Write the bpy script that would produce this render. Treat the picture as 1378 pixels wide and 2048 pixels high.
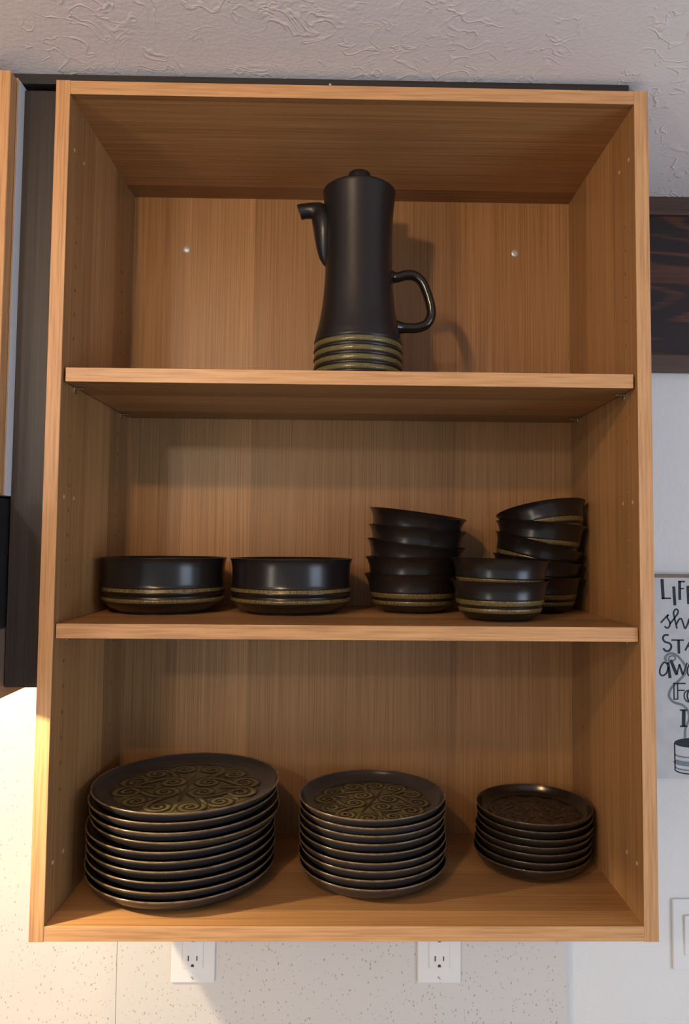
import bpy, bmesh, math, random
from mathutils import Vector, Matrix, Euler
random.seed(7)
PI = math.pi
D = bpy.data
for o in list(D.objects): D.objects.remove(o)
COL = bpy.context.scene.collection
SC = bpy.context.scene

# ------------------------------------------------------------ camera
cam_d = D.cameras.new('camera'); cam = D.objects.new('camera', cam_d); COL.objects.link(cam)
yaw, pitch, roll = 0.0163, 0.0544, 0.0086
fwd = Vector((math.sin(yaw)*math.cos(pitch), math.cos(yaw)*math.cos(pitch), math.sin(pitch)))
rgt = Vector((math.cos(yaw), -math.sin(yaw), 0)); up = rgt.cross(fwd)
r2 = rgt*math.cos(roll) + up*math.sin(roll); u2 = -rgt*math.sin(roll) + up*math.cos(roll)
M = Matrix((r2, u2, -fwd)).transposed().to_4x4(); M.translation = Vector((0.3791, -0.9036, 0.4846))
cam.matrix_world = M
cam_d.sensor_fit = 'VERTICAL'; cam_d.sensor_height = 36.0; cam_d.lens = 1450.25/2048*36
cam_d.shift_x = -31.8/2048; cam_d.shift_y = -21.93/2048; cam_d.clip_start = 0.02
SC.camera = cam

# ------------------------------------------------------------ light
W = D.worlds.new('world'); SC.world = W; W.use_nodes = True
W.node_tree.nodes['Background'].inputs[0].default_value = (0.80, 0.88, 1.0, 1)
W.node_tree.nodes['Background'].inputs[1].default_value = 0.48
def lamp(name, kind, loc, power, col, size=0.04, target=None, size_y=None, spread=None):
    l = D.lights.new(name, kind); l.energy = power; l.color = col
    if kind == 'POINT': l.shadow_soft_size = size
    if kind == 'AREA':
        l.shape = 'RECTANGLE'; l.size = size; l.size_y = size_y or size
        if spread: l.spread = spread
    o = D.objects.new(name, l); o.location = loc
    if target: o.rotation_euler = (Vector(target)-Vector(loc)).to_track_quat('-Z', 'Y').to_euler()
    COL.objects.link(o); return o
lamp('ceiling_lamp', 'POINT', (0.0, -0.85, 1.03), 13.0, (1.0, 0.62, 0.30), 0.022)
lamp('far_ceiling_lamp', 'POINT', (-0.43, -1.90, 1.02), 21.0, (1.0, 0.90, 0.78), 0.045)
lamp('cooktop_lamp', 'POINT', (-0.215, -0.125, 0.338), 21.0, (1.0, 0.78, 0.50), 0.010)
lamp('window_light', 'AREA', (2.6, -1.7, 0.10), 25.0, (0.66, 0.79, 1.0), 1.1, (0.4, 0.1, 0.5), 1.3)
lamp('glass_door_light', 'AREA', (-1.35, -2.25, 0.25), 14.0, (1.0, 0.86, 0.70), 0.35, (0.4, 0.1, 0.5), 1.6)
vs = SC.view_settings
vs.view_transform = 'Standard'; vs.look = 'None'; vs.exposure = 0.0; vs.gamma = 1.0; vs.use_curve_mapping = False

# ------------------------------------------------------------ material helpers
class NT:
    def __init__(s, name):
        s.m = D.materials.new(name); s.m.use_nodes = True; s.t = s.m.node_tree; s.n = s.t.nodes
        s.b = s.n['Principled BSDF']
    def add(s, typ, **kw):
        n = s.n.new(typ)
        for k, v in kw.items(): setattr(n, k, v)
        return n
    def link(s, a, b): s.t.links.new(a, b)
    def coords(s, scale=(1, 1, 1), rot=(0, 0, 0), rnd=True):
        tc = s.add('ShaderNodeTexCoord'); mp = s.add('ShaderNodeMapping')
        mp.inputs['Scale'].default_value = scale; mp.inputs['Rotation'].default_value = rot
        if rnd:
            oi = s.add('ShaderNodeObjectInfo'); sc = s.add('ShaderNodeVectorMath', operation='SCALE')
            sc.inputs[0].default_value = (3.1, 5.7, 7.3); s.link(oi.outputs['Random'], sc.inputs['Scale'])
            ad = s.add('ShaderNodeVectorMath', operation='ADD')
            s.link(tc.outputs['Object'], ad.inputs[0]); s.link(sc.outputs[0], ad.inputs[1]); s.link(ad.outputs[0], mp.inputs[0])
        else: s.link(tc.outputs['Object'], mp.inputs[0])
        return mp.outputs[0]
    def noise(s, vec, scale, detail=2.0, rough=0.5, dist=0.0):
        n = s.add('ShaderNodeTexNoise'); n.inputs['Scale'].default_value = scale; n.inputs['Detail'].default_value = detail
        n.inputs['Roughness'].default_value = rough; n.inputs['Distortion'].default_value = dist
        s.link(vec, n.inputs['Vector']); return n.outputs['Fac']
    def ramp(s, fac, stops):
        r = s.add('ShaderNodeValToRGB'); e = r.color_ramp.elements
        while len(e) < len(stops): e.new(0.5)
        for el, (p, c) in zip(e, stops): el.position = p; el.color = (c if len(c) == 4 else (*c, 1))
        s.link(fac, r.inputs[0]); return r.outputs[0]
    def mix(s, fac, a, b, mode='MIX'):
        m = s.add('ShaderNodeMix', data_type='RGBA', blend_type=mode)
        for sock, v in ((m.inputs[0], fac), (m.inputs[6], a), (m.inputs[7], b)):
            if hasattr(v, 'links'): s.link(v, sock)
            else: sock.default_value = v if isinstance(v, float) else (v if len(v) == 4 else (*v, 1))
        return m.outputs[2]
    def math(s, op, a, b=0.0):
        m = s.add('ShaderNodeMath', operation=op)
        for sock, v in ((m.inputs[0], a), (m.inputs[1], b)):
            if hasattr(v, 'links'): s.link(v, sock)
            else: sock.default_value = v
        return m.outputs[0]
    def bump(s, h, strength, dist):
        b = s.add('ShaderNodeBump'); b.inputs['Strength'].default_value = strength; b.inputs['Distance'].default_value = dist
        s.link(h, b.inputs['Height']); s.link(b.outputs[0], s.b.inputs['Normal'])
    def set(s, color=None, rough=0.5, spec=0.5, metal=0.0, coat=0.0):
        if color is not None:
            if hasattr(color, 'links'): s.link(color, s.b.inputs['Base Color'])
            else: s.b.inputs['Base Color'].default_value = (*color, 1)
        if hasattr(rough, 'links'): s.link(rough, s.b.inputs['Roughness'])
        else: s.b.inputs['Roughness'].default_value = rough
        s.b.inputs['Specular IOR Level'].default_value = spec; s.b.inputs['Metallic'].default_value = metal
        s.b.inputs['Coat Weight'].default_value = coat; s.b.inputs['Coat Roughness'].default_value = 0.12
        return s.m

def wood(name, grain, light, mid, dark, strip=None, rough=0.42, fine=1.0, contrast=1.0, run=4.0, wide=34.0):
    """Oak veneer: grain runs along axis `grain` (0,1,2); strip = axis across which the flitches change tone."""
    t = NT(name)
    sc = [wide, wide, wide]; sc[grain] = 0.9
    fi = [460.0*fine]*3; fi[grain] = run
    v = t.coords(tuple(sc)); vf = t.coords(tuple(fi))
    broad = t.noise(v, 1.0, 3.0, 0.55, 0.5); pores = t.noise(vf, 1.0, 2.0, 0.6)
    col = t.ramp(broad, [(0.15, dark), (0.5, mid), (0.85, light)])
    col = t.mix(0.55*contrast, col, t.ramp(pores, [(0.33, tuple(c*0.80 for c in dark)), (0.50, mid), (0.72, tuple(min(1, c*1.1) for c in light))]))
    if strip is not None:
        tc = t.add('ShaderNodeTexCoord'); sx = t.add('ShaderNodeSeparateXYZ'); t.link(tc.outputs['Object'], sx.inputs[0])
        vo = t.add('ShaderNodeTexVoronoi', voronoi_dimensions='1D'); vo.inputs['Scale'].default_value = 8.3
        oi = t.add('ShaderNodeObjectInfo')
        t.link(t.math('ADD', sx.outputs[strip], t.math('MULTIPLY', oi.outputs['Random'], 3.0)), vo.inputs['W'])
        sr = t.add('ShaderNodeSeparateColor'); t.link(vo.outputs['Color'], sr.inputs[0])
        fac = t.ramp(sr.outputs[0], [(0.1, (0.72, 0.69, 0.66)), (0.9, (1.12, 1.10, 1.08))])
        col = t.mix(1.0, col, fac, 'MULTIPLY')
    t.bump(pores, 0.12, 0.0004)
    return t.set(col, rough, 0.4)

OAK_L, OAK_M, OAK_D = (0.46, 0.258, 0.110), (0.37, 0.195, 0.076), (0.27, 0.132, 0.046)
M_SIDE = wood('oak_veneer_side', 2, OAK_L, OAK_M, OAK_D, 1)
M_BACK = wood('oak_veneer_back', 2, OAK_L, OAK_M, OAK_D, 0)
M_HORI = wood('oak_veneer_level', 0, OAK_L, OAK_M, OAK_D, 1)
EL, EM, ED = (0.59, 0.335, 0.160), (0.51, 0.280, 0.126), (0.40, 0.205, 0.088)
M_EDGV = wood('oak_edge_upright', 2, EL, EM, ED, None, 0.38, 0.8, 1.0, 12.0, 80.0)
M_EDGH = wood('oak_edge_level', 0, EL, EM, ED, None, 0.38, 0.8, 1.0, 12.0, 80.0)
M_DARK = wood('dark_stained_panel', 2, (0.044, 0.034, 0.029), (0.027, 0.022, 0.021), (0.016, 0.014, 0.015), None, 0.45, 0.8)
M_DRKH = wood('dark_stained_strip', 0, (0.036, 0.030, 0.028), (0.024, 0.021, 0.020), (0.015, 0.014, 0.014), None, 0.45, 0.8)
M_PINE_EDGE = wood('stained_pine_moulding', 0, (0.115, 0.062, 0.042), (0.085, 0.046, 0.033), (0.055, 0.032, 0.026), None, 0.5, 0.6)
def pine():
    t = NT('dark_stained_pine')
    n = t.noise(t.coords((1.6, 1.0, 13.0), rnd=False), 1.0, 1.5, 0.4, 0.3)
    wv = t.math('ABSOLUTE', t.math('SINE', t.math('MULTIPLY', n, 26.0)))
    fine = t.noise(t.coords((5.0, 60.0, 260.0), rnd=False), 1.0, 2.0)
    wv = t.math('ADD', wv, t.math('MULTIPLY', t.math('SUBTRACT', fine, 0.5), 0.5))
    patch = t.ramp(t.noise(t.coords((1.0, 1.0, 9.0), rnd=False), 1.3, 1.0), [(0.35, (0.35, 0.35, 0.35)), (0.65, (1, 1, 1))])
    red = t.mix(patch, (0.034, 0.018, 0.016), (0.125, 0.046, 0.026))
    col = t.mix(t.ramp(wv, [(0.80, (0, 0, 0)), (1.0, (1, 1, 1))]), t.mix(fine, (0.020, 0.013, 0.014), (0.036, 0.021, 0.020)), red)
    return t.set(col, 0.5, 0.3)
M_PINE = pine()

def ceiling_mat():
    t = NT('textured_ceiling_paint'); v = t.coords((1, 1, 1), rnd=False)
    a = t.noise(v, 24.0, 2.5, 0.5, 0.8); fl = t.math('ABSOLUTE', t.math('SUBTRACT', a, 0.5))
    ridge = t.ramp(fl, [(0.0, (1, 1, 1)), (0.014, (0.75, 0.75, 0.75)), (0.030, (0, 0, 0))])
    mask = t.ramp(t.noise(v, 11.0, 2.0), [(0.42, (0, 0, 0)), (0.56, (1, 1, 1))])
    h = t.math('ADD', t.math('MULTIPLY', ridge, mask), t.math('MULTIPLY', t.noise(v, 190.0, 3.0), 0.55))
    t.bump(h, 0.40, 0.0025)
    return t.set((0.88, 0.845, 0.85), 0.75, 0.3)
M_CEIL = ceiling_mat()
def wall_mat():
    t = NT('wall_paint'); v = t.coords((1, 1, 1), rnd=False)
    h = t.math('ADD', t.noise(v, 60.0, 3.0, 0.5, 1.0), t.math('MULTIPLY', t.noise(v, 300.0, 2.0), 0.3))
    t.bump(h, 0.30, 0.003)
    return t.set((0.78, 0.76, 0.73), 0.7, 0.3)
M_WALL = wall_mat()
def quartz():
    t = NT('speckled_quartz'); base = (0.655, 0.622, 0.588)
    col = base
    for sc, lo, c, off in ((200.0, 0.80, (0.42, 0.35, 0.28), 0.0), (260.0, 0.74, (0.50, 0.44, 0.37), 3.3), (330.0, 0.80, (0.38, 0.33, 0.28), 7.7)):
        v = t.coords((1.0, 1.0, 0.62), (0, 0.5+off, 0), rnd=False)
        nz = t.add('ShaderNodeTexNoise'); nz.inputs['Scale'].default_value = sc*1.3; t.link(v, nz.inputs['Vector'])
        ad = t.add('ShaderNodeVectorMath', operation='MULTIPLY_ADD'); t.link(nz.outputs['Color'], ad.inputs[0])
        ad.inputs[1].default_value = (0.0035, 0.0035, 0.0035); t.link(v, ad.inputs[2])
        vo = t.add('ShaderNodeTexVoronoi'); vo.inputs['Scale'].default_value = sc; t.link(ad.outputs[0], vo.inputs['Vector'])
        sr = t.add('ShaderNodeSeparateColor'); t.link(vo.outputs['Color'], sr.inputs[0])
        f = t.math('MULTIPLY', t.math('GREATER_THAN', sr.outputs[0], lo), t.math('LESS_THAN', vo.outputs['Distance'], t.math('MULTIPLY', sr.outputs[1], 0.40)))
        col = t.mix(t.math('MULTIPLY', f, 0.85), col, c)
    return t.set(col, 0.28, 0.45)
M_QUARTZ = quartz()
def plain(name, c, rough=0.5, spec=0.5, metal=0.0, coat=0.0, var=0.08, scale=60.0):
    t = NT(name); n = t.noise(t.coords(), scale, 2.0)
    col = t.ramp(n, [(0.3, tuple(x*(1-var) for x in c)), (0.7, tuple(min(1, x*(1+var)) for x in c))])
    return t.set(col, rough, spec, metal, coat)
def stoneware(name, a, b, rough, coat=0.0, spec=0.5):
    t = NT(name); v = t.coords()
    oi = t.add('ShaderNodeObjectInfo')
    col = t.mix(t.math('ADD', t.math('MULTIPLY', t.noise(v, 22.0, 3.0), 0.5), t.math('MULTIPLY', oi.outputs['Random'], 0.5)), a, b)
    sp = t.noise(v, 900.0, 1.0)
    t.bump(sp, 0.05, 0.0003)
    return t.set(col, rough, spec, 0.0, coat)
M_POT = stoneware('matt_black_stoneware', (0.014, 0.0115, 0.0115), (0.011, 0.010, 0.0115), 0.34, 0.0, 0.42)
M_POTG = stoneware('dark_brown_gloss_glaze', (0.012, 0.008, 0.006), (0.009, 0.006, 0.005), 0.16)
M_BOWL = stoneware('satin_black_glaze', (0.015, 0.0105, 0.0085), (0.010, 0.008, 0.0075), 0.24, 0.0, 0.42)
M_PLATE = stoneware('blue_black_glaze', (0.042, 0.031, 0.022), (0.016, 0.019, 0.029), 0.20)
M_PLATEB = stoneware('brown_black_glaze', (0.022, 0.015, 0.010), (0.014, 0.0105, 0.0085), 0.18)
def glaze(name, lo, hi, streak, rough=0.16):
    t = NT(name); tc = t.add('ShaderNodeTexCoord')
    gr = t.add('ShaderNodeTexGradient', gradient_type='RADIAL'); t.link(tc.outputs['Object'], gr.inputs[0])
    cx = t.add('ShaderNodeCombineXYZ'); sx = t.add('ShaderNodeSeparateXYZ'); t.link(tc.outputs['Object'], sx.inputs[0])
    t.link(t.math('MULTIPLY', gr.outputs['Fac'], streak), cx.inputs[0]); t.link(t.math('MULTIPLY', sx.outputs[2], 160.0), cx.inputs[2])
    col = t.ramp(t.noise(cx.outputs[0], 1.0, 3.0, 0.6), [(0.32, lo), (0.68, hi)])
    t.bump(t.noise(cx.outputs[0], 2.0, 2.0), 0.25, 0.0008)
    return t.set(col, rough, 0.5)
M_OLIVE = glaze('olive_glaze', (0.085, 0.072, 0.026), (0.155, 0.130, 0.050), 170.0)
M_BAND = glaze('ochre_band_glaze', (0.050, 0.034, 0.014), (0.185, 0.135, 0.045), 260.0)
M_RIM = glaze('bronze_rim_glaze', (0.075, 0.050, 0.026), (0.170, 0.115, 0.062), 60.0, 0.20)
M_RIMB = glaze('brown_rim_glaze', (0.035, 0.023, 0.013), (0.085, 0.056, 0.030), 60.0, 0.18)
M_MEDAL = plain('olive_medallion_glaze', (0.058, 0.051, 0.017), 0.30, 0.5, var=0.45, scale=45.0)
M_SCROLL = plain('olive_scroll_glaze', (0.092, 0.080, 0.027), 0.28, 0.5, var=0.35, scale=70.0)
M_SLINE = plain('dark_scroll_outline_glaze', (0.017, 0.012, 0.011), 0.28)
M_MEDALB = plain('brown_medallion_glaze', (0.026, 0.017, 0.009), 0.30, 0.5, var=0.3, scale=45.0)
M_SCROLLB = plain('brown_scroll_glaze', (0.045, 0.028, 0.014), 0.28, 0.5, var=0.3, scale=70.0)
M_METAL = plain('zinc_screw', (0.60, 0.60, 0.60), 0.45, 0.5, 0.5)
M_NICK = plain('nickel_shelf_pin', (0.55, 0.50, 0.44), 0.28, 0.5, 1.0)
M_WHITE = plain('white_plastic', (0.78, 0.77, 0.76), 0.30, 0.5, var=0.01)
M_SLOT = plain('dark_slot', (0.05, 0.04, 0.035), 0.5)
M_LAMIN = plain('white_laminate_side', (0.62, 0.63, 0.66), 0.45, 0.4, var=0.02)
M_BLACK = plain('black_microwave_steel', (0.012, 0.012, 0.013), 0.35, 0.5)
M_GREY = plain('grey_brown_steel', (0.16, 0.115, 0.085), 0.40, 0.4)
M_SIGN = plain('whitewashed_board', (0.60, 0.59, 0.585), 0.7, 0.2, var=0.07, scale=35.0)
M_SIGNE = plain('sign_raw_edge', (0.25, 0.19, 0.14), 0.7, 0.2)
M_INK = plain('slate_black_ink', (0.022, 0.028, 0.036), 0.6, 0.3)
M_STEAM = plain('grey_ink', (0.20, 0.225, 0.25), 0.6, 0.3)
M_FLOOR = plain('floor_boards', (0.30, 0.22, 0.15), 0.5)
M_COUNT = M_QUARTZ

# ------------------------------------------------------------ geometry helpers
def link(name, bm, mat, parent=None, loc=(0, 0, 0), rot=(0, 0, 0), smooth=None):
    me = D.meshes.new(name); bm.normal_update(); bm.to_mesh(me); bm.free()
    mats = mat if isinstance(mat, (list, tuple)) else [mat]
    for m in mats: me.materials.append(m)
    if smooth is not None:
        me.polygons.foreach_set('use_smooth', [True]*len(me.polygons))
        try: me.set_sharp_from_angle(angle=smooth)
        except Exception: pass
    o = D.objects.new(name, me); COL.objects.link(o); o.parent = parent; o.location = loc; o.rotation_euler = rot
    return o
def tag(o, label=None, cat=None, group=None, kind=None):
    if label: o['label'] = label
    if cat: o['category'] = cat
    if group: o['group'] = group
    if kind: o['kind'] = kind
    return o
def empty(name, loc, rot=(0, 0, 0)):
    o = D.objects.new(name, None); COL.objects.link(o); o.location = loc; o.rotation_euler = rot; o.empty_display_size = 0.02
    return o
def add_box(bm, lo, hi, bev=0.0):
    c = [(a+b)/2 for a, b in zip(lo, hi)]; s = [b-a for a, b in zip(lo, hi)]
    r = bmesh.ops.create_cube(bm, size=1.0, matrix=Matrix.Translation(c) @ Matrix.Diagonal((*s, 1)))
    if bev:
        es = list({e for v in r['verts'] for e in v.link_edges})
        bmesh.ops.bevel(bm, geom=es, offset=bev, segments=2, affect='EDGES', profile=0.5)
def box(name, lo, hi, mat, parent=None, bev=0.0005, org=None):
    bm = bmesh.new(); o = org or (0, 0, 0)
    add_box(bm, [a-b for a, b in zip(lo, o)], [a-b for a, b in zip(hi, o)], bev)
    return link(name, bm, mat, parent, o if org else (0, 0, 0))
def lathe(prof, n=96, closed=False):
    """prof: list of (r, z); r==0 ends are capped to a pole; closed joins last to first."""
    bm = bmesh.new(); rings = []
    for r, z in prof:
        if r < 1e-6: rings.append([bm.verts.new((0, 0, z))])
        else: rings.append([bm.verts.new((r*math.cos(2*PI*i/n), r*math.sin(2*PI*i/n), z)) for i in range(n)])
    prs = list(zip(rings, rings[1:])) + ([(rings[-1], rings[0])] if closed else [])
    for a, b in prs:
        for i in range(n):
            j = (i+1) % n
            if len(a) == 1 and len(b) == 1: continue
            if len(a) == 1: bm.faces.new((a[0], b[j], b[i]))
            elif len(b) == 1: bm.faces.new((a[i], a[j], b[0]))
            else: bm.faces.new((a[i], a[j], b[j], b[i]))
    bmesh.ops.recalc_face_normals(bm, faces=bm.faces[:])
    return bm
def smooth_prof(pts, k=6):
    out = []
    for i in range(len(pts)-1):
        p0 = pts[max(i-1, 0)]; p1 = pts[i]; p2 = pts[i+1]; p3 = pts[min(i+2, len(pts)-1)]
        for j in range(k):
            t = j/k
            out.append(tuple(0.5*(2*b + (c-a)*t + (2*a-5*b+4*c-d)*t*t + (3*b-a-3*c+d)*t**3) for a, b, c, d in zip(p0, p1, p2, p3)))
    out.append(tuple(pts[-1])); return out
def tube(path, rad, n=20, cap=True, flat=None, ref=Vector((0, 1, 0))):
    """Sweep along path (list of Vector); rad = list of (a,b): a in-plane, b along ref."""
    bm = bmesh.new(); rings = []
    for i, p in enumerate(path):
        t = (path[min(i+1, len(path)-1)] - path[max(i-1, 0)]).normalized()
        u = t.cross(ref).normalized(); w = u.cross(t).normalized(); a, b = rad[i]
        rings.append([bm.verts.new(p + u*a*math.cos(2*PI*k/n) + w*b*math.sin(2*PI*k/n)) for k in range(n)])
    for A, B in zip(rings, rings[1:]):
        for k in range(n): bm.faces.new((A[k], A[(k+1) % n], B[(k+1) % n], B[k]))
    if cap: bm.faces.new(rings[0]); bm.faces.new(rings[-1])
    bmesh.ops.recalc_face_normals(bm, faces=bm.faces[:])
    return bm
def copy_thing(o, loc, rot):
    c = o.copy(); COL.objects.link(c); c.location = loc; c.rotation_euler = rot
    for k in ('label', 'group', 'category'):
        if k in c: del c[k]
    for ch in o.children:
        d = ch.copy(); COL.objects.link(d); d.parent = c
        for g in ch.children:
            e = g.copy(); COL.objects.link(e); e.parent = d
    return c
ORD = ['topmost', 'second', 'third', 'fourth', 'fifth', 'sixth', 'seventh', 'eighth', 'ninth', 'tenth']

# ------------------------------------------------------------ setting
WY, CZ = 0.325, 1.0835
def plane(name, verts, mat):
    bm = bmesh.new(); bm.faces.new([bm.verts.new(v) for v in verts])
    return tag(link(name, bm, mat), kind='structure')
def slab(name, lo, hi, mat):
    return tag(box(name, lo, hi, mat, None, 0.0), kind='structure')
slab('wall_back', (-2.2, WY, -1.37), (2.6, WY+0.1, CZ), M_WALL)
slab('ceiling', (-2.2, -3.2, CZ), (2.6, WY+0.1, CZ+0.1), M_CEIL)
slab('countertop', (-2.2, -0.33, -0.50), (2.6, WY-0.021, -0.46), M_QUARTZ)  # unseen below the view, added to bounce cooktop lamp light onto ceiling and backsplash
slab('floor', (-2.2, -3.2, -1.47), (2.6, WY+0.1, -1.37), M_FLOOR)

# backsplash of quartz slabs
bs = empty('backsplash', (0.0, WY-0.0005, -0.44))
for a, b in ((-1.6, 0.0140), (0.0145, 0.7395)):
    box('quartz_slab', (a, -0.020, 0.0), (b, 0.0, 0.95), M_QUARTZ, bs, 0.0006)
tag(bs, 'speckled cream quartz backsplash on the wall under the open cabinet', 'backsplash')

# ------------------------------------------------------------ open wall cabinet
CW, CH, T, DP = 0.762, 1.070, 0.018, 0.280
XL, XR = T, CW-T
cab = tag(empty('wall_cabinet', (0, 0, 0)), 'open oak wall cabinet without doors holding dark stoneware', 'cabinet')
BAND = 0.0012
HZ = [0.5523 + 0.032*k for k in range(-13, 13)]
def holes_bm(x0, x1):
    bm = bmesh.new()
    for z in HZ:
        if abs(z-0.69) < 0.026 or abs(z-0.37) < 0.026 or z < 0.14 or z > 0.915: continue
        for y in (0.0365, 0.2270):
            bmesh.ops.create_cone(bm, cap_ends=True, segments=12, radius1=0.0025, radius2=0.0025, depth=x1-x0,
                matrix=Matrix.Translation(((x0+x1)/2, y, z)) @ Matrix.Rotation(PI/2, 4, 'Y'))
    return bm
def side_panel(x0, x1, inner):
    o = box('side_panel', (x0, BAND, 0), (x1, 0.305, CH), M_SIDE, cab, 0.0)
    cut = link('cutter', holes_bm(inner-0.010, inner+0.010), M_SIDE, None)
    md = o.modifiers.new('holes', 'BOOLEAN'); md.operation = 'DIFFERENCE'; md.solver = 'EXACT'; md.object = cut
    bpy.context.view_layer.update()
    me = D.meshes.new_from_object(o.evaluated_get(bpy.context.evaluated_depsgraph_get()))
    o.modifiers.clear(); o.data = me; D.objects.remove(cut)
    tag(box('edge_band', (x0, 0.0, 0), (x1, BAND+0.0001, CH), M_EDGV, o, 0.0005), 'lighter oak front edge')
    for z in (0.0845, 0.5365, 0.9885):
        for y in (0.0205, 0.0535):
            bm = lathe([(0, 0), (0.0026, 0), (0.0026, 0.0004), (0.0020, 0.0008), (0, 0.0008)], 14)
            link('hinge_plug', bm, M_SIDE_PLUG, o, (inner, y, z), (0, PI/2 if inner < 0.3 else -PI/2, 0))
    return o
M_SIDE_PLUG = plain('pale_wood_plug', (0.50, 0.32, 0.18), 0.5, 0.4)
side_panel(0.0, XL, XL); side_panel(XR, CW, XR)
def level(name, lo, hi, parent):
    o = box(name, (lo[0], lo[1]+BAND, lo[2]), hi, M_HORI, parent, 0.0)
    tag(box('edge_band', lo, (hi[0], lo[1]+BAND+0.0001, hi[2]), M_EDGH, o, 0.0005), 'lighter oak front edge')
    return o
level('top_panel', (XL, 0.0004, CH-T), (XR, DP+0.006, CH-0.0004), cab)
level('bottom_panel', (XL, 0.0004, 0.0004), (XR, DP+0.006, T), cab)
box('back_panel', (XL, DP, T), (XR, DP+0.006, CH-T), M_BACK, cab, 0.0)
SH = []
for zb, lab in ((0.6813, 'upper oak shelf board with the coffee pot standing on it'), (0.3609, 'lower oak shelf board with dark bowls standing on it')):
    g = 0.0032 if zb > 0.5 else 0.0012
    s = tag(empty('cabinet_shelf', (CW/2, 0.0052, zb)), lab, 'shelf', 'adjustable shelves of the open cabinet')
    hw = CW/2-T-g
    level('shelf_board', (-hw, 0, 0), (hw, 0.272, 0.018), s)
    for x in (XL, XR):
        for y in (0.0440, 0.2380):
            d = 1 if x == XL else -1
            p = empty_part = None
            bm = bmesh.new(); add_box(bm, (min(0, d*0.013), -0.0035, -0.0022), (max(0, d*0.013), 0.0035, -0.0002), 0.0006)
            add_box(bm, (min(0, d*0.0022), -0.0040, -0.0075), (max(0, d*0.0022), 0.0040, -0.0002), 0.0005)
            bmesh.ops.create_cone(bm, cap_ends=True, segments=12, radius1=0.0023, radius2=0.0023, depth=0.006,
                matrix=Matrix.Translation((-d*0.003, 0, -0.0055)) @ Matrix.Rotation(PI/2, 4, 'Y'))
            link('shelf_pin', bm, M_NICK, cab, (x, y, zb))
for x, z in ((0.1062, 0.9643), (0.6533, 0.9660)):
    o = link('mounting_screw', lathe([(0, 0), (0.0062, 0), (0.0060, 0.0012), (0.0042, 0.0022), (0.0018, 0.0024), (0.0014, 0.0012), (0, 0.0012)], 24), M_METAL, cab, (x, DP, z), (PI/2, 0, 0), 0.6)

# dark filler above, filler beside, and neighbours on the left
fs = tag(empty('filler_strip', (0.35, 0.009, CH)), 'thin dark stained board between the oak cabinet top and the ceiling', 'trim board')
box('board', (-0.75, 0, 0.0002), (0.391, 0.020, CZ-CH-0.0002), M_DRKH, fs, 0.0004)
for x, z in ((0.0, 0.0060), (0.325, 0.0035)):
    link('screw', lathe([(0, 0), (0.0018, 0), (0.0012, 0.0010), (0, 0.0011)], 12), M_METAL, fs, (x, 0.0, z), (PI/2, 0, 0))
fp = tag(empty('corner_filler', (-0.0225, 0.014, 0.299)), 'tall dark stained filler panel left of the oak cabinet', 'panel')
box('panel_board', (-0.0232, 0.0, 0.0), (0.0223, 0.018, 0.765), M_DARK, fp, 0.0004)

nc = tag(empty('wall_cabinet', (-0.40, 0, 0.5365)), 'closed oak wall cabinet with white side cut off at left edge', 'cabinet')
z0 = 0.5365
def nbox(name, lo, hi, mat, par=nc, bev=0.0006):
    return box(name, (lo[0]+0.40, lo[1], lo[2]-z0), (hi[0]+0.40, hi[1], hi[2]-z0), mat, par, bev)
tag(nbox('side_panel', (-0.0640, -0.0030, z0), (-0.0458, 0.305, 1.068), M_LAMIN), 'white laminate side')
nbox('carcass', (-0.80, -0.0030, z0), (-0.0642, 0.305, 1.068), M_HORI)
nbox('face_edge', (-0.0640, -0.0052, z0), (-0.0458, -0.0031, 1.068), M_EDGV, nc, 0.0004)
dr = nbox('door', (-0.4290, -0.0250, z0+0.001), (-0.0462, -0.0070, 1.0655), M_EDGV, nc, 0.0015)
nbox('door', (-0.7995, -0.0250, z0+0.001), (-0.4310, -0.0070, 1.0655), M_EDGV, nc, 0.0015)

mw = tag(empty('microwave', (-0.43, 0, 0.286)), 'black over-range microwave cut off at the left edge under the closed cabinet', 'microwave')
def mbox(name, lo, hi, mat, bev=0.001, par=mw):
    return box(name, (lo[0]+0.43, lo[1], lo[2]-0.286), (hi[0]+0.43, hi[1], hi[2]-0.286), mat, par, bev)
mbox('body', (-0.81, -0.160, 0.372), (-0.0475, 0.300, 0.533), M_BLACK)
mbox('side_skirt', (-0.0575, -0.160, 0.286), (-0.0475, 0.303, 0.3718), M_GREY)
mbox('side_skirt', (-0.81, -0.160, 0.286), (-0.80, 0.303, 0.3718), M_GREY)
mbox('door', (-0.81, -0.195, 0.300), (-0.20, -0.1602, 0.530), M_BLACK, 0.004)
mbox('control_panel', (-0.198, -0.195, 0.300), (-0.0475, -0.1602, 0.530), M_BLACK, 0.004)

# ------------------------------------------------------------ coffee pot
pot = tag(empty('coffee_pot', (0.3905, 0.120, 0.6993)), 'tall matt black stoneware coffee pot with olive ringed base', 'coffee pot')
B = 0.6993
prof = [(0.0524, 0.985), (0.0497, 0.958), (0.0481, 0.930), (0.0475, 0.9005), (0.0480, 0.872), (0.0492, 0.848), (0.0513, 0.824), (0.0542, 0.803), (0.0575, 0.787), (0.0608, 0.7745), (0.0620, 0.7690)]
outer = [(r, z-B) for r, z in smooth_prof(prof, 6)]
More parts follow.
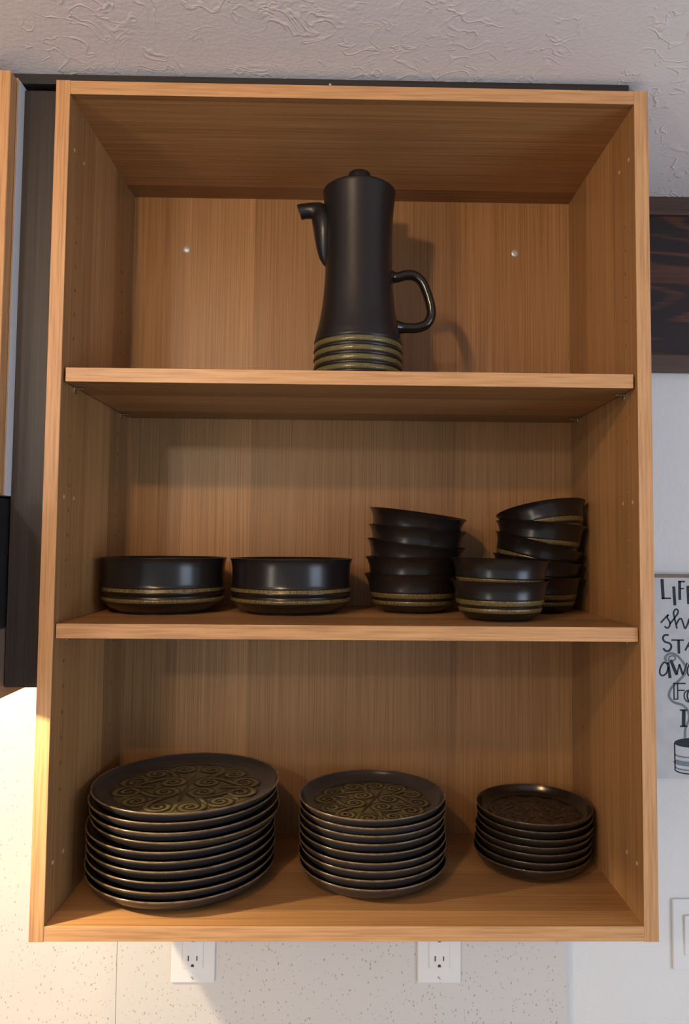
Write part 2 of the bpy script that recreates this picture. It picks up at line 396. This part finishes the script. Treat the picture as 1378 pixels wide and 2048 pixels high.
# ringed foot: dark convex ridges between olive grooves
ringz = []; zz = 0.7640
body = list(outer)
body += [(0.0626, 0.7665-B), (0.0632, 0.7648-B), (0.0630, 0.7632-B), (0.0622, 0.7622-B)]
grooves = [0.7575, 0.7448, 0.7321, 0.7194, 0.7067]
for gz in grooves:
    body += [(0.0620, gz+0.0040-B), (0.0618, gz-B), (0.0620, gz-0.0036-B)]
    rc = gz-0.0064
    body += [(0.0630, rc+0.0020-B), (0.0637, rc+0.0008-B), (0.0638, rc-0.0004-B), (0.0632, rc-0.0018-B)]
body = [p for p in body if p[1] > 0.0025] + [(0.0615, 0.0015), (0.0590, 0.0), (0, 0.0)]
full = [(0, 0.012), (0.055, 0.012), (0.056, 0.06), (0.0440, 0.13), (0.0432, 0.21), (0.0455, 0.27), (0.0498, 0.2855), (0.0512, 0.2868), (0.0522, 0.2866)] + body
link('body', lathe(full, 112), M_POT, pot, smooth=0.7)
for gz in grooves:
    z = gz-B
    if z < 0.004: continue
    link('glaze_band', lathe([(0.0617, z+0.0038), (0.0626, z+0.0030), (0.0629, z), (0.0626, z-0.0030), (0.0617, z-0.0036)], 112), M_OLIVE, pot, smooth=0.9)
lid = link('lid', lathe([(0, 0.2850), (0.0440, 0.2850), (0.0470, 0.2862), (0.0492, 0.2885), (0.0480, 0.2898), (0.0350, 0.2925), (0.0200, 0.2960), (0, 0.2965)], 80), M_POT, pot, smooth=0.7)
link('knob', lathe([(0, 0.2930), (0.0125, 0.2930), (0.0150, 0.2990), (0.0160, 0.3040), (0.0163, 0.3120), (0.0155, 0.3150), (0.0130, 0.3166), (0, 0.3172)], 48), M_POT, lid, smooth=0.7)
pts = [(0.0465, 0.1637), (0.056, 0.1640), (0.068, 0.1672), (0.0800, 0.1665), (0.0905, 0.1580), (0.0980, 0.1420), (0.1035, 0.1230), (0.1045, 0.1090), (0.0985, 0.0965), (0.0850, 0.0905), (0.0700, 0.0900), (0.0550, 0.0905)]
hp = smooth_prof(pts, 6); n = len(hp)
rad = []
for i in range(n):
    s = i/(n-1); e = min(s, 1-s)
    r = 0.0070 + 0.0035*math.exp(-(e/0.045)**2)
    rad.append((r, r*1.25))
link('handle', tube([Vector((x, 0, z)) for x, z in hp], rad, 20), M_POTG, pot, smooth=1.2)
# spout: swells out of the wall low down, climbs and turns out to an open lip
sp = smooth_prof([(-0.0450, 0.178, 0.003, 0.004), (-0.0478, 0.190, 0.0085, 0.0105), (-0.0490, 0.208, 0.0128, 0.0165), (-0.0497, 0.228, 0.0155, 0.0205), (-0.0515, 0.2450, 0.0168, 0.0200), (-0.0570, 0.2560, 0.0148, 0.0160), (-0.0660, 0.2595, 0.0120, 0.0120), (-0.0770, 0.2592, 0.0108, 0.0108), (-0.0850, 0.2578, 0.0112, 0.0112)], 6)
path = [Vector((p[0], 0, p[1])) for p in sp]; rad = [(p[2], p[3]) for p in sp]
k = len(path)
path += [Vector((-0.0856, 0, 0.2577)), Vector((-0.0852, 0, 0.2577)), Vector((-0.0770, 0, 0.2592))]
rad += [(0.0104, 0.0104), (0.0092, 0.0092), (0.0085, 0.0085)]
link('spout', tube(path, rad, 28), M_POT, pot, smooth=1.0)

# ------------------------------------------------------------ bowls
def bowl(name, R, H, big=False):
    s, h = R/0.068, H/0.0535
    if not big:
        o = [(0, 0.0030), (0.036*s, 0.0030), (0.0375*s, 0.0), (0.0415*s, 0.0), (0.0425*s, 0.0022*h), (0.0490*s, 0.0052*h), (0.0545*s, 0.0105*h), (0.0562*s, 0.0140*h), (0.0568*s, 0.0172*h), (0.0574*s, 0.0195*h),
             (0.0584*s, 0.0230*h), (0.0592*s, 0.0262*h), (0.0598*s, 0.0280*h), (0.0606*s, 0.0300*h), (0.0610*s, 0.0350*h), (0.0622*s, 0.0420*h), (0.0648*s, 0.0490*h), (0.0676*s, 0.0528*h)]
        i = [(0.0680*s, 0.0535*h), (0.0669*s, 0.0535*h), (0.0650*s, 0.0508*h), (0.0610*s, 0.0430*h), (0.0590*s, 0.0320*h), (0.0562*s, 0.0200*h), (0.0520*s, 0.0115*h), (0.0400*s, 0.0070*h), (0, 0.0062*h)]
        bands = [((0.0562*s, 0.0146*h), 0.0064*h), ((0.0592*s, 0.0250*h), 0.0072*h)]
    else:
        o = [(0, 0.0030), (0.060, 0.0030), (0.062, 0.0), (0.0655, 0.0), (0.0665, 0.0025), (0.0745, 0.0062), (0.0835, 0.0125), (0.0872, 0.0170), (0.0882, 0.0205), (0.0866, 0.0235), (0.0862, 0.0262), (0.0882, 0.0292), (0.0886, 0.0318),
             (0.0872, 0.0345), (0.0868, 0.0362), (0.0878, 0.0382), (0.0872, 0.0402), (0.0868, 0.0450), (0.0866, 0.0560), (0.0870, 0.0660), (0.0884, 0.0740), (0.0897, 0.0775)]
        i = [(0.0900, 0.0785), (0.0888, 0.0787), (0.0866, 0.0755), (0.0842, 0.0660), (0.0838, 0.0450), (0.0815, 0.0200), (0.0740, 0.0105), (0.0600, 0.0080), (0, 0.0075)]
        bands = [((0.0880, 0.0200), 0.0060), ((0.0877, 0.0342), 0.0052)]
    b = link(name, lathe(smooth_prof(o[3:], 3)[::-1] and (o[:3] + smooth_prof(o[3:] + i[:2], 3) + smooth_prof(i[2:], 3)), 112), M_BOWL, None, smooth=0.6)
    for (r, z), w in bands:
        # a raised ring of ochre glaze hugging the wall
        def ro(zq):
            for (r1, z1), (r2, z2) in zip(o[4:], o[5:]):
                if z1 <= zq <= z2: return r1 + (r2-r1)*(zq-z1)/(z2-z1)
            return r
        q = []
        for k in range(9):
            u = k/8*2-1; zq = z + u*w/2
            q.append((ro(zq) + 0.0009*math.sqrt(max(0, 1-u*u)) - 0.0002, zq))
        q = [(q[-1][0]-0.0010, q[-1][1])] + q[::-1] + [(q[0][0]-0.0010, q[0][1])]
        link('glaze_band', lathe(q, 112), M_BAND, b, smooth=1.0)
    return b
SZ = 0.3790
sb = bowl('serving_bowl', 0.090, 0.0785, True)
sb.location = (0.1092, 0.176, SZ); sb.rotation_euler = (0, 0, 0.4)
sb2 = copy_thing(sb, (0.2958, 0.176, SZ), (0, 0, 2.1))
tag(sb, 'leftmost of the two wide straight-sided black serving bowls, beside the cabinet side', 'bowl', 'serving bowls on the middle shelf')
tag(sb2, 'wide straight-sided black serving bowl beside the stack of five flared bowls', 'bowl', 'serving bowls on the middle shelf')
def place_bowl(b, H, rim, roll, pitch, yaw):
    """Put the middle of the rim at `rim`; roll > 0 lowers the right side, pitch > 0 lowers the front."""
    R = Matrix.Rotation(math.radians(pitch), 4, 'X') @ Matrix.Rotation(math.radians(roll), 4, 'Y') @ Matrix.Rotation(yaw, 4, 'Z')
    p = Vector(rim) - (R @ Vector((0, 0, H)))
    b.location = p; b.rotation_euler = R.to_euler()
HA, HB = 0.0560, 0.0535
pA = bowl('soup_bowl', 0.0745, HA); pB = bowl('soup_bowl', 0.0680, HB)
AA = [(0.4850, 0.197, 0.5265, 7.0, 5.0), (0.4838, 0.197, 0.5045, 4.3, 2.6), (0.4820, 0.197, 0.4812, 5.4, 3.4), (0.4795, 0.197, 0.4590, 1.3, 0.5), (0.4780, 0.197, SZ+HA, 0, 0)]
for i, (x, y, z, ro, pi_) in enumerate(AA):
    b = pA if i == 0 else copy_thing(pA, (0, 0, 0), (0, 0, 0))
    place_bowl(b, HA, (x, y, z), ro, pi_, i*1.3)
    tag(b, ['topmost tilted bowl showing its inside on the stack of five flared black bowls', 'second bowl from the top of the five flared black bowls', 'middle bowl of the stack of five flared black bowls',
            'fourth bowl from the top of the five flared black bowls', 'bottom bowl with ochre bands standing on the shelf under four flared bowls'][i], 'bowl', 'stack of five flared bowls')
CC = [(0.6740, 0.206, 0.5352, -7.7, -10.0), (0.6742, 0.205, 0.5122, 4.3, -1.0), (0.6725, 0.2075, 0.4848, 14.0, 3.0), (0.6695, 0.2085, 0.4595, 7.0, 1.0), (0.6680, 0.2085, SZ+HB, 0, 0)]
for i, (x, y, z, ro, pi_) in enumerate(CC):
    b = pB if i == 0 else copy_thing(pB, (0, 0, 0), (0, 0, 0))
    place_bowl(b, HB, (x, y, z), ro, pi_, i*0.9+0.3)
    tag(b, ['topmost bowl tipped up to the left in the rear right corner stack', 'second bowl from the top of the crooked stack against the right cabinet side', 'steeply tilted middle bowl of the crooked stack in the right corner',
            'fourth bowl of the right corner stack, half hidden behind the short front stack', 'bottom bowl of the right corner stack, in shade behind the short stack'][i], 'bowl', 'crooked stack of bowls in the right corner')
for i, (x, y, z, ro, pi_) in enumerate([(0.5885, 0.0945, 0.4603, 1.6, 0.0), (0.5875, 0.0945, SZ+HB, 0, 0)]):
    b = copy_thing(pB, (0, 0, 0), (0, 0, 0))
    place_bowl(b, HB, (x, y, z), ro, pi_, i*1.9+0.8)
    tag(b, ['upper bowl of the short stack of two at the shelf front', 'lower bowl with two ochre bands in the short stack of two at the shelf front'][i], 'bowl', 'short stack of two bowls')

# ------------------------------------------------------------ plates
def plate(name, R, floor, hgt=0.0225, mb=None, mr=None):
    f = R*0.72
    o = [(0, 0.0022), (f-0.006, 0.0022), (f-0.0045, 0.0), (f, 0.0), (f+0.0015, 0.0016), (R*0.845, 0.0046), (R*0.912, 0.0088), (R*0.955, 0.0135), (R*0.982, 0.0180), (R*0.996, 0.0212)]
    i = [(R, hgt-0.0006), (R*0.996, hgt), (R*0.985, hgt-0.0002), (R*0.970, hgt-0.0022), (R*0.948, hgt-0.0058), (R*0.912, floor+0.0030), (R*0.870, floor+0.0008), (R*0.80, floor), (0, floor)]
    pr = o[:4] + smooth_prof(o[4:] + i[:-2], 3) + i[-2:]
    p = link(name, lathe(pr, 128), mb or M_PLATE, None, smooth=0.6)
    rm = [(R*0.9930, 0.0202), (R*1.0003, 0.0213), (R*1.0015, hgt-0.0003), (R*0.997, hgt+0.0004), (R*0.987, hgt+0.0002), (R*0.980, hgt-0.0010)]
    link('rim', lathe(smooth_prof(rm, 3), 128), mr or M_RIM, p, smooth=1.0)
    return p
def spiral(c, r0, a0, turns, hand, r1=0.10, n=26):
    out = []
    for k in range(n+1):
        s = k/n; r = r0*((1-s)**1.15*(1-r1)+r1); a = a0 + hand*2*PI*turns*s
        out.append((c[0]+r*math.cos(a), c[1]+r*math.sin(a)))
    return out
def bez(p0, p1, p2, p3, n=14):
    return [tuple((1-t)**3*a+3*(1-t)**2*t*b+3*(1-t)*t*t*c+t**3*d for a, b, c, d in zip(p0, p1, p2, p3)) for t in [k/n for k in range(n)]]
def scroll_paths():
    P = []
    for sx in (1, -1):
        for sy in (1, -1):
            c = (0.200, 0.155); r0 = 0.145
            tail = bez((0.66, 0.014), (0.50, 0.05), (0.40, 0.300), (0.200, 0.300))
            sp_ = spiral(c, r0, PI/2, 1.9, 1)
            P.append([(sx*x, sy*y) for x, y in tail+sp_])
    for k in range(12):
        th = math.radians(15+30*k); hand = 1 if k % 2 == 0 else -1
        big = k in (0, 5, 6, 11)
        c = (0.615*math.cos(th), 0.615*math.sin(th)); r0 = 0.165 if big else 0.140
        a0 = th - hand*PI/2
        st = (c[0]+r0*math.cos(a0), c[1]+r0*math.sin(a0))
        b0 = th - hand*math.radians(13)
        root = (0.36*math.cos(b0), 0.36*math.sin(b0)); mid = (0.46*math.cos(b0), 0.46*math.sin(b0))
        tg = (math.cos(a0+hand*PI/2), math.sin(a0+hand*PI/2))
        pre = (st[0]-tg[0]*0.10, st[1]-tg[1]*0.10)
        P.append(bez(root, mid, pre, st) + spiral(c, r0, a0, 1.95, hand))
    return P
def ribbon_relief(bm, path, R, z, w, h, sub=6):
    prev = None; N = len(path)
    for i, (x, y) in enumerate(path):
        a = path[max(i-1, 0)]; b = path[min(i+1, N-1)]
        tx, ty = b[0]-a[0], b[1]-a[1]; L = math.hypot(tx, ty) or 1; nx, ny = -ty/L, tx/L
        s = i/(N-1); ww = w*(0.35+0.65*math.sin(PI*min(1, 0.12+0.75*s))) * (1-0.45*s)
        ring = []
        for k in range(sub+1):
            u = k/sub*2-1
            ring.append(bm.verts.new(((x+nx*u*ww)*R, (y+ny*u*ww)*R, z + h*math.sqrt(max(0, 1-u*u)))))
        if prev:
            for k in range(sub): bm.faces.new((prev[k], prev[k+1], ring[k+1], ring[k]))
        prev = ring
def offset_path(path, d):
    out = []; N = len(path)
    for i, (x, y) in enumerate(path):
        a = path[max(i-1, 0)]; b = path[min(i+1, N-1)]
        tx, ty = b[0]-a[0], b[1]-a[1]; L = math.hypot(tx, ty) or 1
        s = i/(N-1); dd = d*(0.4+0.6*math.sin(PI*min(1, 0.12+0.75*s)))*(1-0.5*s)
        out.append((x-ty/L*dd, y+tx/L*dd))
    return out
def decorate(p, R, floor, mm, ms, ml):
    bm = bmesh.new(); n = 144; z = floor+0.0002
    c = bm.verts.new((0, 0, z)); ring = []
    for k in range(n):
        a = 2*PI*k/n; r = R*(0.770+0.022*math.cos(12*a+PI)+0.028*abs(math.cos(6*a))**8)
        ring.append(bm.verts.new((r*math.cos(a), r*math.sin(a), z)))
    for k in range(n): bm.faces.new((c, ring[k], ring[(k+1) % n]))
    md = link('medallion', bm, mm, p)
    tag(md, 'olive scrollwork medallion' if mm is M_MEDAL else 'brown scrollwork medallion')
    ps = scroll_paths()
    bm = bmesh.new()
    for q in ps: ribbon_relief(bm, q, R, z+0.0001, 0.040, 0.0010)
    for k in range(12):   # small leaf tips between the scrolls
        a = 2*PI*k/12
        ribbon_relief(bm, [((0.52+0.19*t)*math.cos(a), (0.52+0.19*t)*math.sin(a)) for t in [j/8 for j in range(9)]], R, z+0.0001, 0.040, 0.0007)
    bmesh.ops.recalc_face_normals(bm, faces=bm.faces[:])
    for f in bm.faces:
        if f.normal.z < 0: f.normal_flip()
    tag(link('scroll_relief', bm, ms, md, smooth=1.2), kind='stuff')
    bm = bmesh.new()
    for a in (PI/2, -PI/2):
        ribbon_relief(bm, [((0.02+0.42*t)*math.cos(a), (0.02+0.42*t)*math.sin(a)) for t in [j/8 for j in range(9)]], R, z+0.0001, 0.030, 0.0008)
    for q in ps:
        for d in (0.043, -0.043): ribbon_relief(bm, offset_path(q, d), R, z+0.0002, 0.017, 0.0010, 4)
    for f in bm.faces:
        f.normal_update()
        if f.normal.z < 0: f.normal_flip()
    tag(link('scroll_outline', bm, ml, md, smooth=1.2), kind='stuff')
def stack(name, R, floor, n, bot, top, base_z, label, group, yaw, deco):
    p0 = plate(name, R, floor, 0.0225, M_PLATEB if deco[0] is M_MEDALB else None, M_RIMB if deco[0] is M_MEDALB else None)
    rise = [0.0003 + random.choice((0.0, 0.0, 0.0004, 0.0011)) for k in range(n)]
    for i in range(n):
        k = n-1-i   # height index, i = 0 is the topmost
        f = k/(n-1)
        p = p0 if i == 0 else copy_thing(p0, (0, 0, 0), (0, 0, 0))
        j = (0, 0) if i == 0 else (random.uniform(-0.0025, 0.0025)*R/0.105, random.uniform(-0.0015, 0.0015))
        p.location = (bot[0]+(top[0]-bot[0])*f+j[0], bot[1]+(top[1]-bot[1])*f+j[1], base_z + k*floor + sum(rise[:k]))
        p.rotation_euler = (0, 0, yaw if i == 0 else random.uniform(0, 6.28))
        o = ORD[i] if i else 'topmost'
        pos = 'bottom' if i == n-1 else (o if i == 0 else o+' from the top')
        tag(p, label.format(pos), 'plate', group)
    decorate(p0, R, floor, *deco)
stack('dinner_plate', 0.1285, 0.0113, 10, (0.1500, 0.1395), (0.1562, 0.1408), T, 'large dark dinner plate, {} of the left stack on the cabinet bottom', 'dinner plates in the left stack', 0.0, (M_MEDAL, M_SCROLL, M_SLINE))
stack('salad_plate', 0.1035, 0.0097, 9, (0.4175, 0.1470), (0.4166, 0.1516), T, 'medium dark salad plate, {} of the middle stack on the cabinet bottom', 'salad plates in the middle stack', -0.35, (M_MEDAL, M_SCROLL, M_SLINE))
stack('side_plate', 0.0835, 0.0092, 7, (0.6520, 0.1800), (0.6565, 0.1843), T, 'small dark side plate, {} of the right stack on the cabinet bottom', 'side plates in the right stack', 0.0, (M_MEDALB, M_SCROLLB, M_SLINE))

# ------------------------------------------------------------ right-hand wall: wooden valance, sign, switch; outlets
va = tag(empty('wooden_valance', (1.15, WY, 0.777)), 'dark stained pine valance with raised borders high on the right wall', 'valance')
box('plank', (-0.36, -0.007, 0.030), (0.60, 0.0, 0.2745), M_PINE, va, 0.0006)
box('border_strip', (-0.36, -0.014, 0.2746), (0.60, 0.0, 0.3060), M_PINE_EDGE, va, 0.0015)
box('border_strip', (-0.36, -0.014, 0.0), (0.60, 0.0, 0.0299), M_PINE_EDGE, va, 0.0015)

SGN = Vector((0.9765, WY, 0.0945))
sg = tag(empty('wall_sign', SGN), 'whitewashed wooden sign with hand lettering and mug hanging on right wall', 'sign')
box('board', (-0.0835, -0.012, 0.0), (0.0835, 0.0, 0.3325), M_SIGN, sg, 0.0008)
box('top_edge', (-0.0835, -0.0125, 0.3326), (0.0835, 0.0, 0.3375), M_SIGNE, sg, 0.0004)
def sxy(x, y):   # image crop pixel units to sign coordinates in metres
    return ((x-572)/5438.0, 0.3365 - (y-91)/5480.0)
def ink(bm, pts, w, curve=False):
    q = [sxy(*p) for p in (smooth_prof(pts, 6) if curve else pts)]; w = w/5438.0/2; N = len(q); prev = None
    for i, (x, z) in enumerate(q):
        a = q[max(i-1, 0)]; b = q[min(i+1, N-1)]; tx, tz = b[0]-a[0], b[1]-a[1]; L = math.hypot(tx, tz) or 1
        nx, nz = -tz/L*w, tx/L*w; f, k = -0.01235, -0.0119
        ring = [bm.verts.new((x+nx, k, z+nz)), bm.verts.new((x+nx, f, z+nz)), bm.verts.new((x-nx, f, z-nz)), bm.verts.new((x-nx, k, z-nz))]
        if prev:
            for j in range(3): bm.faces.new((prev[j], prev[j+1], ring[j+1], ring[j]))
        else: bm.faces.new(ring)
        prev = ring
    bm.faces.new(prev[::-1])
WORDS = {
 'LIFE': [([(197, 128), (205, 312)], 28), ([(192, 304), (277, 304)], 13), ([(304, 195), (312, 368)], 26), ([(358, 145), (358, 318)], 25), ([(346, 150), (408, 150)], 13), ([(358, 215), (398, 215)], 11),
          ([(436, 188), (441, 356)], 30), ([(436, 194), (500, 190)], 12), ([(438, 270), (488, 268)], 11), ([(440, 350), (506, 346)], 12)],
 'short': [([(180, 528), (215, 490), (250, 455), (240, 480), (262, 520), (262, 555), (238, 576), (215, 560)], 14, 1), ([(262, 540), (310, 480), (342, 430), (325, 402), (300, 428), (306, 480), (328, 580)], 14, 1),
           ([(322, 545), (345, 500), (368, 490), (385, 530), (402, 578), (425, 540), (440, 490)], 14, 1), ([(475, 470), (445, 500), (450, 560), (480, 570), (500, 530), (485, 480), (475, 470)], 13, 1),
           ([(500, 510), (530, 500), (540, 480), (545, 500), (570, 490)], 13, 1), ([(545, 500), (545, 575)], 13), ([(610, 440), (612, 575)], 14), ([(588, 480), (640, 478)], 12)],
 'STAY': [([(250, 640), (212, 642), (198, 670), (215, 700), (258, 715), (274, 745), (255, 780), (222, 784), (200, 760)], 17, 1), ([(275, 685), (390, 685)], 13), ([(341, 685), (343, 808)], 23), ([(458, 672), (400, 780)], 15),
          ([(455, 672), (508, 792)], 24), ([(425, 742), (490, 742)], 11), ([(528, 675), (562, 735)], 20), ([(600, 675), (560, 740), (556, 805)], 14)],
 'awake': [([(238, 905), (205, 888), (172, 935), (165, 985), (188, 1008), (225, 985), (245, 930)], 14, 1), ([(240, 885), (258, 1030)], 26), ([(266, 868), (320, 1000)], 28), ([(320, 1000), (345, 905)], 12), ([(345, 905), (376, 1000)], 18), ([(376, 1000), (416, 890)], 12),
           ([(478, 910), (445, 895), (418, 950), (428, 1005), (465, 990), (482, 935)], 14, 1), ([(482, 890), (496, 1025)], 24), ([(532, 850), (536, 1020)], 22), ([(590, 900), (540, 960), (596, 1022)], 13), ([(620, 960), (680, 945), (660, 900), (625, 920), (620, 985), (650, 1015), (690, 995)], 13, 1)],
 'FOR': [([(292, 1075), (292, 1222)], 11), ([(326, 1075), (326, 1222)], 10), ([(288, 1220), (330, 1220)], 10), ([(286, 1078), (400, 1078)], 12), ([(326, 1140), (390, 1140)], 11),
         ([(440, 1135), (395, 1155), (385, 1200), (410, 1240), (450, 1245), (490, 1220), (492, 1165), (440, 1135)], 11, 1), ([(425, 1145), (412, 1190), (425, 1240)], 14, 1), ([(530, 1100), (530, 1245)], 22), ([(530, 1106), (590, 1115), (590, 1165), (530, 1178)], 11, 1), ([(545, 1175), (602, 1245)], 13)],
 'IT': [([(344, 1318), (412, 1318)], 13), ([(379, 1318), (375, 1465)], 32), ([(344, 1464), (410, 1464)], 13), ([(436, 1322), (548, 1318)], 13), ([(440, 1318), (436, 1350)], 10), ([(544, 1318), (548, 1348)], 10), ([(491, 1320), (491, 1464)], 30), ([(458, 1464), (524, 1464)], 13)]}
for w, strokes in WORDS.items():
    bm = bmesh.new()
    for s in strokes: ink(bm, s[0], s[1], len(s) > 2)
    link('lettering', bm, M_INK, sg)
bm = bmesh.new()
ink(bm, [(262, 868), (290, 872), (310, 850), (290, 828), (255, 838), (250, 872), (285, 888)], 16, True)
ink(bm, [(226, 880), (218, 840), (262, 806), (330, 830), (402, 925), (394, 990), (330, 1060), (265, 1125), (246, 1195), (290, 1248), (365, 1272), (415, 1322), (426, 1400), (392, 1480), (386, 1570)], 23, True)
st = link('painted_steam', bm, M_STEAM, sg); st.location.y = 0.0002
bm = bmesh.new(); cx, cy, rx, ry = 460, 1612, 172, 44
vs_ = []
for k in range(48):
    x, z = sxy(cx+rx*math.cos(2*PI*k/48), cy+ry*math.sin(2*PI*k/48)); vs_.append(bm.verts.new((x, -0.0123, z)))
bm.faces.new(vs_)
ink(bm, [(cx-rx+2, cy), (cx-rx+4, 1845)], 11); ink(bm, [(cx+rx-2, cy), (cx+rx-4, 1845)], 11)
ink(bm, [(cx-rx+2, 1845)] + [(cx-rx*math.cos(PI*k/16), 1845+48*math.sin(PI*k/16)) for k in range(1, 16)] + [(cx+rx-2, 1845)], 11)
ink(bm, [(cx+rx, 1660), (cx+rx+70, 1670), (cx+rx+75, 1760), (cx+rx, 1800)], 14, True)
bmesh.ops.recalc_face_normals(bm, faces=bm.faces[:])
mg = link('painted_mug', bm, M_INK, sg)
bm = bmesh.new()
for y, w in ((1712, 13), (1770, 42), (1826, 12)):
    ink(bm, [(cx-rx*math.cos(PI*k/16)*0.965, y+34*math.sin(PI*k/16)) for k in range(17)], w)
link('painted_stripe', bm, M_STEAM, mg)

def wall_plate(root, face_y):
    bm = bmesh.new(); add_box(bm, (-0.035, -0.0055, -0.057), (0.035, 0.0, 0.057), 0.0022)
    link('cover_plate', bm, M_WHITE, root)
def outlet(x, z, y, lab):
    r = tag(empty('power_outlet', (x, y, z)), lab, 'outlet', 'white outlets under the cabinet')
    wall_plate(r, y)
    bm = bmesh.new(); add_box(bm, (-0.0166, -0.0072, -0.0338), (0.0166, -0.0050, 0.0338), 0.0012)
    rc = link('receptacle', bm, M_WHITE, r)
    for sgn in (-1, 1):
        zc = 0.0195*sgn
        for dx, hh in ((-0.0068, 0.0042), (0.0068, 0.0036)):
            bm = bmesh.new(); add_box(bm, (dx-0.0009, -0.0075, zc+0.0018-hh), (dx+0.0009, -0.0071, zc+0.0018+hh))
            link('slot', bm, M_SLOT, rc)
        bm = bmesh.new()
        q = [(0.0025*math.cos(a), 0.0025*math.sin(a)) for a in [PI*k/10 for k in range(11)]] + [(-0.0025, -0.0020), (0.0025, -0.0020)]
        f = [bm.verts.new((a, -0.0075, zc-0.0095+b)) for a, b in q]; g = [bm.verts.new((a, -0.0071, zc-0.0095+b)) for a, b in q]
        bm.faces.new(f)
        for k in range(len(q)): bm.faces.new((f[k], g[k], g[(k+1) % len(q)], f[(k+1) % len(q)]))
        bmesh.ops.recalc_face_normals(bm, faces=bm.faces[:]); link('slot', bm, M_SLOT, rc)
    for zc in (-0.0485, 0.0485):
        o = link('screw', lathe([(0, 0), (0.0031, 0), (0.0028, 0.0008), (0, 0.0011)], 20), M_WHITE, r, (0, -0.0055, zc), (PI/2, 0, 0), 0.8)
        bm = bmesh.new(); add_box(bm, (-0.0027, -0.0004, 0.0009), (0.0027, 0.0004, 0.0013)); link('slot', bm, M_SLOT, o, (0, 0, 0), (0, 0, -0.9))
outlet(0.1367, -0.1670, 0.305, 'white power outlet on the backsplash under the left part of the cabinet')
outlet(0.5320, -0.1678, 0.305, 'white power outlet on the backsplash under the middle right of the cabinet')
sw = tag(empty('light_switch', (0.9553, WY, -0.1600)), 'white rocker light switch on the painted wall at right edge', 'light switch')
wall_plate(sw, WY)
bm = bmesh.new(); add_box(bm, (-0.0168, -0.0090, -0.0330), (0.0168, -0.0050, 0.0330), 0.0018)
link('rocker', bm, M_WHITE, sw, (0, 0, 0), (math.radians(2.5), 0, 0))
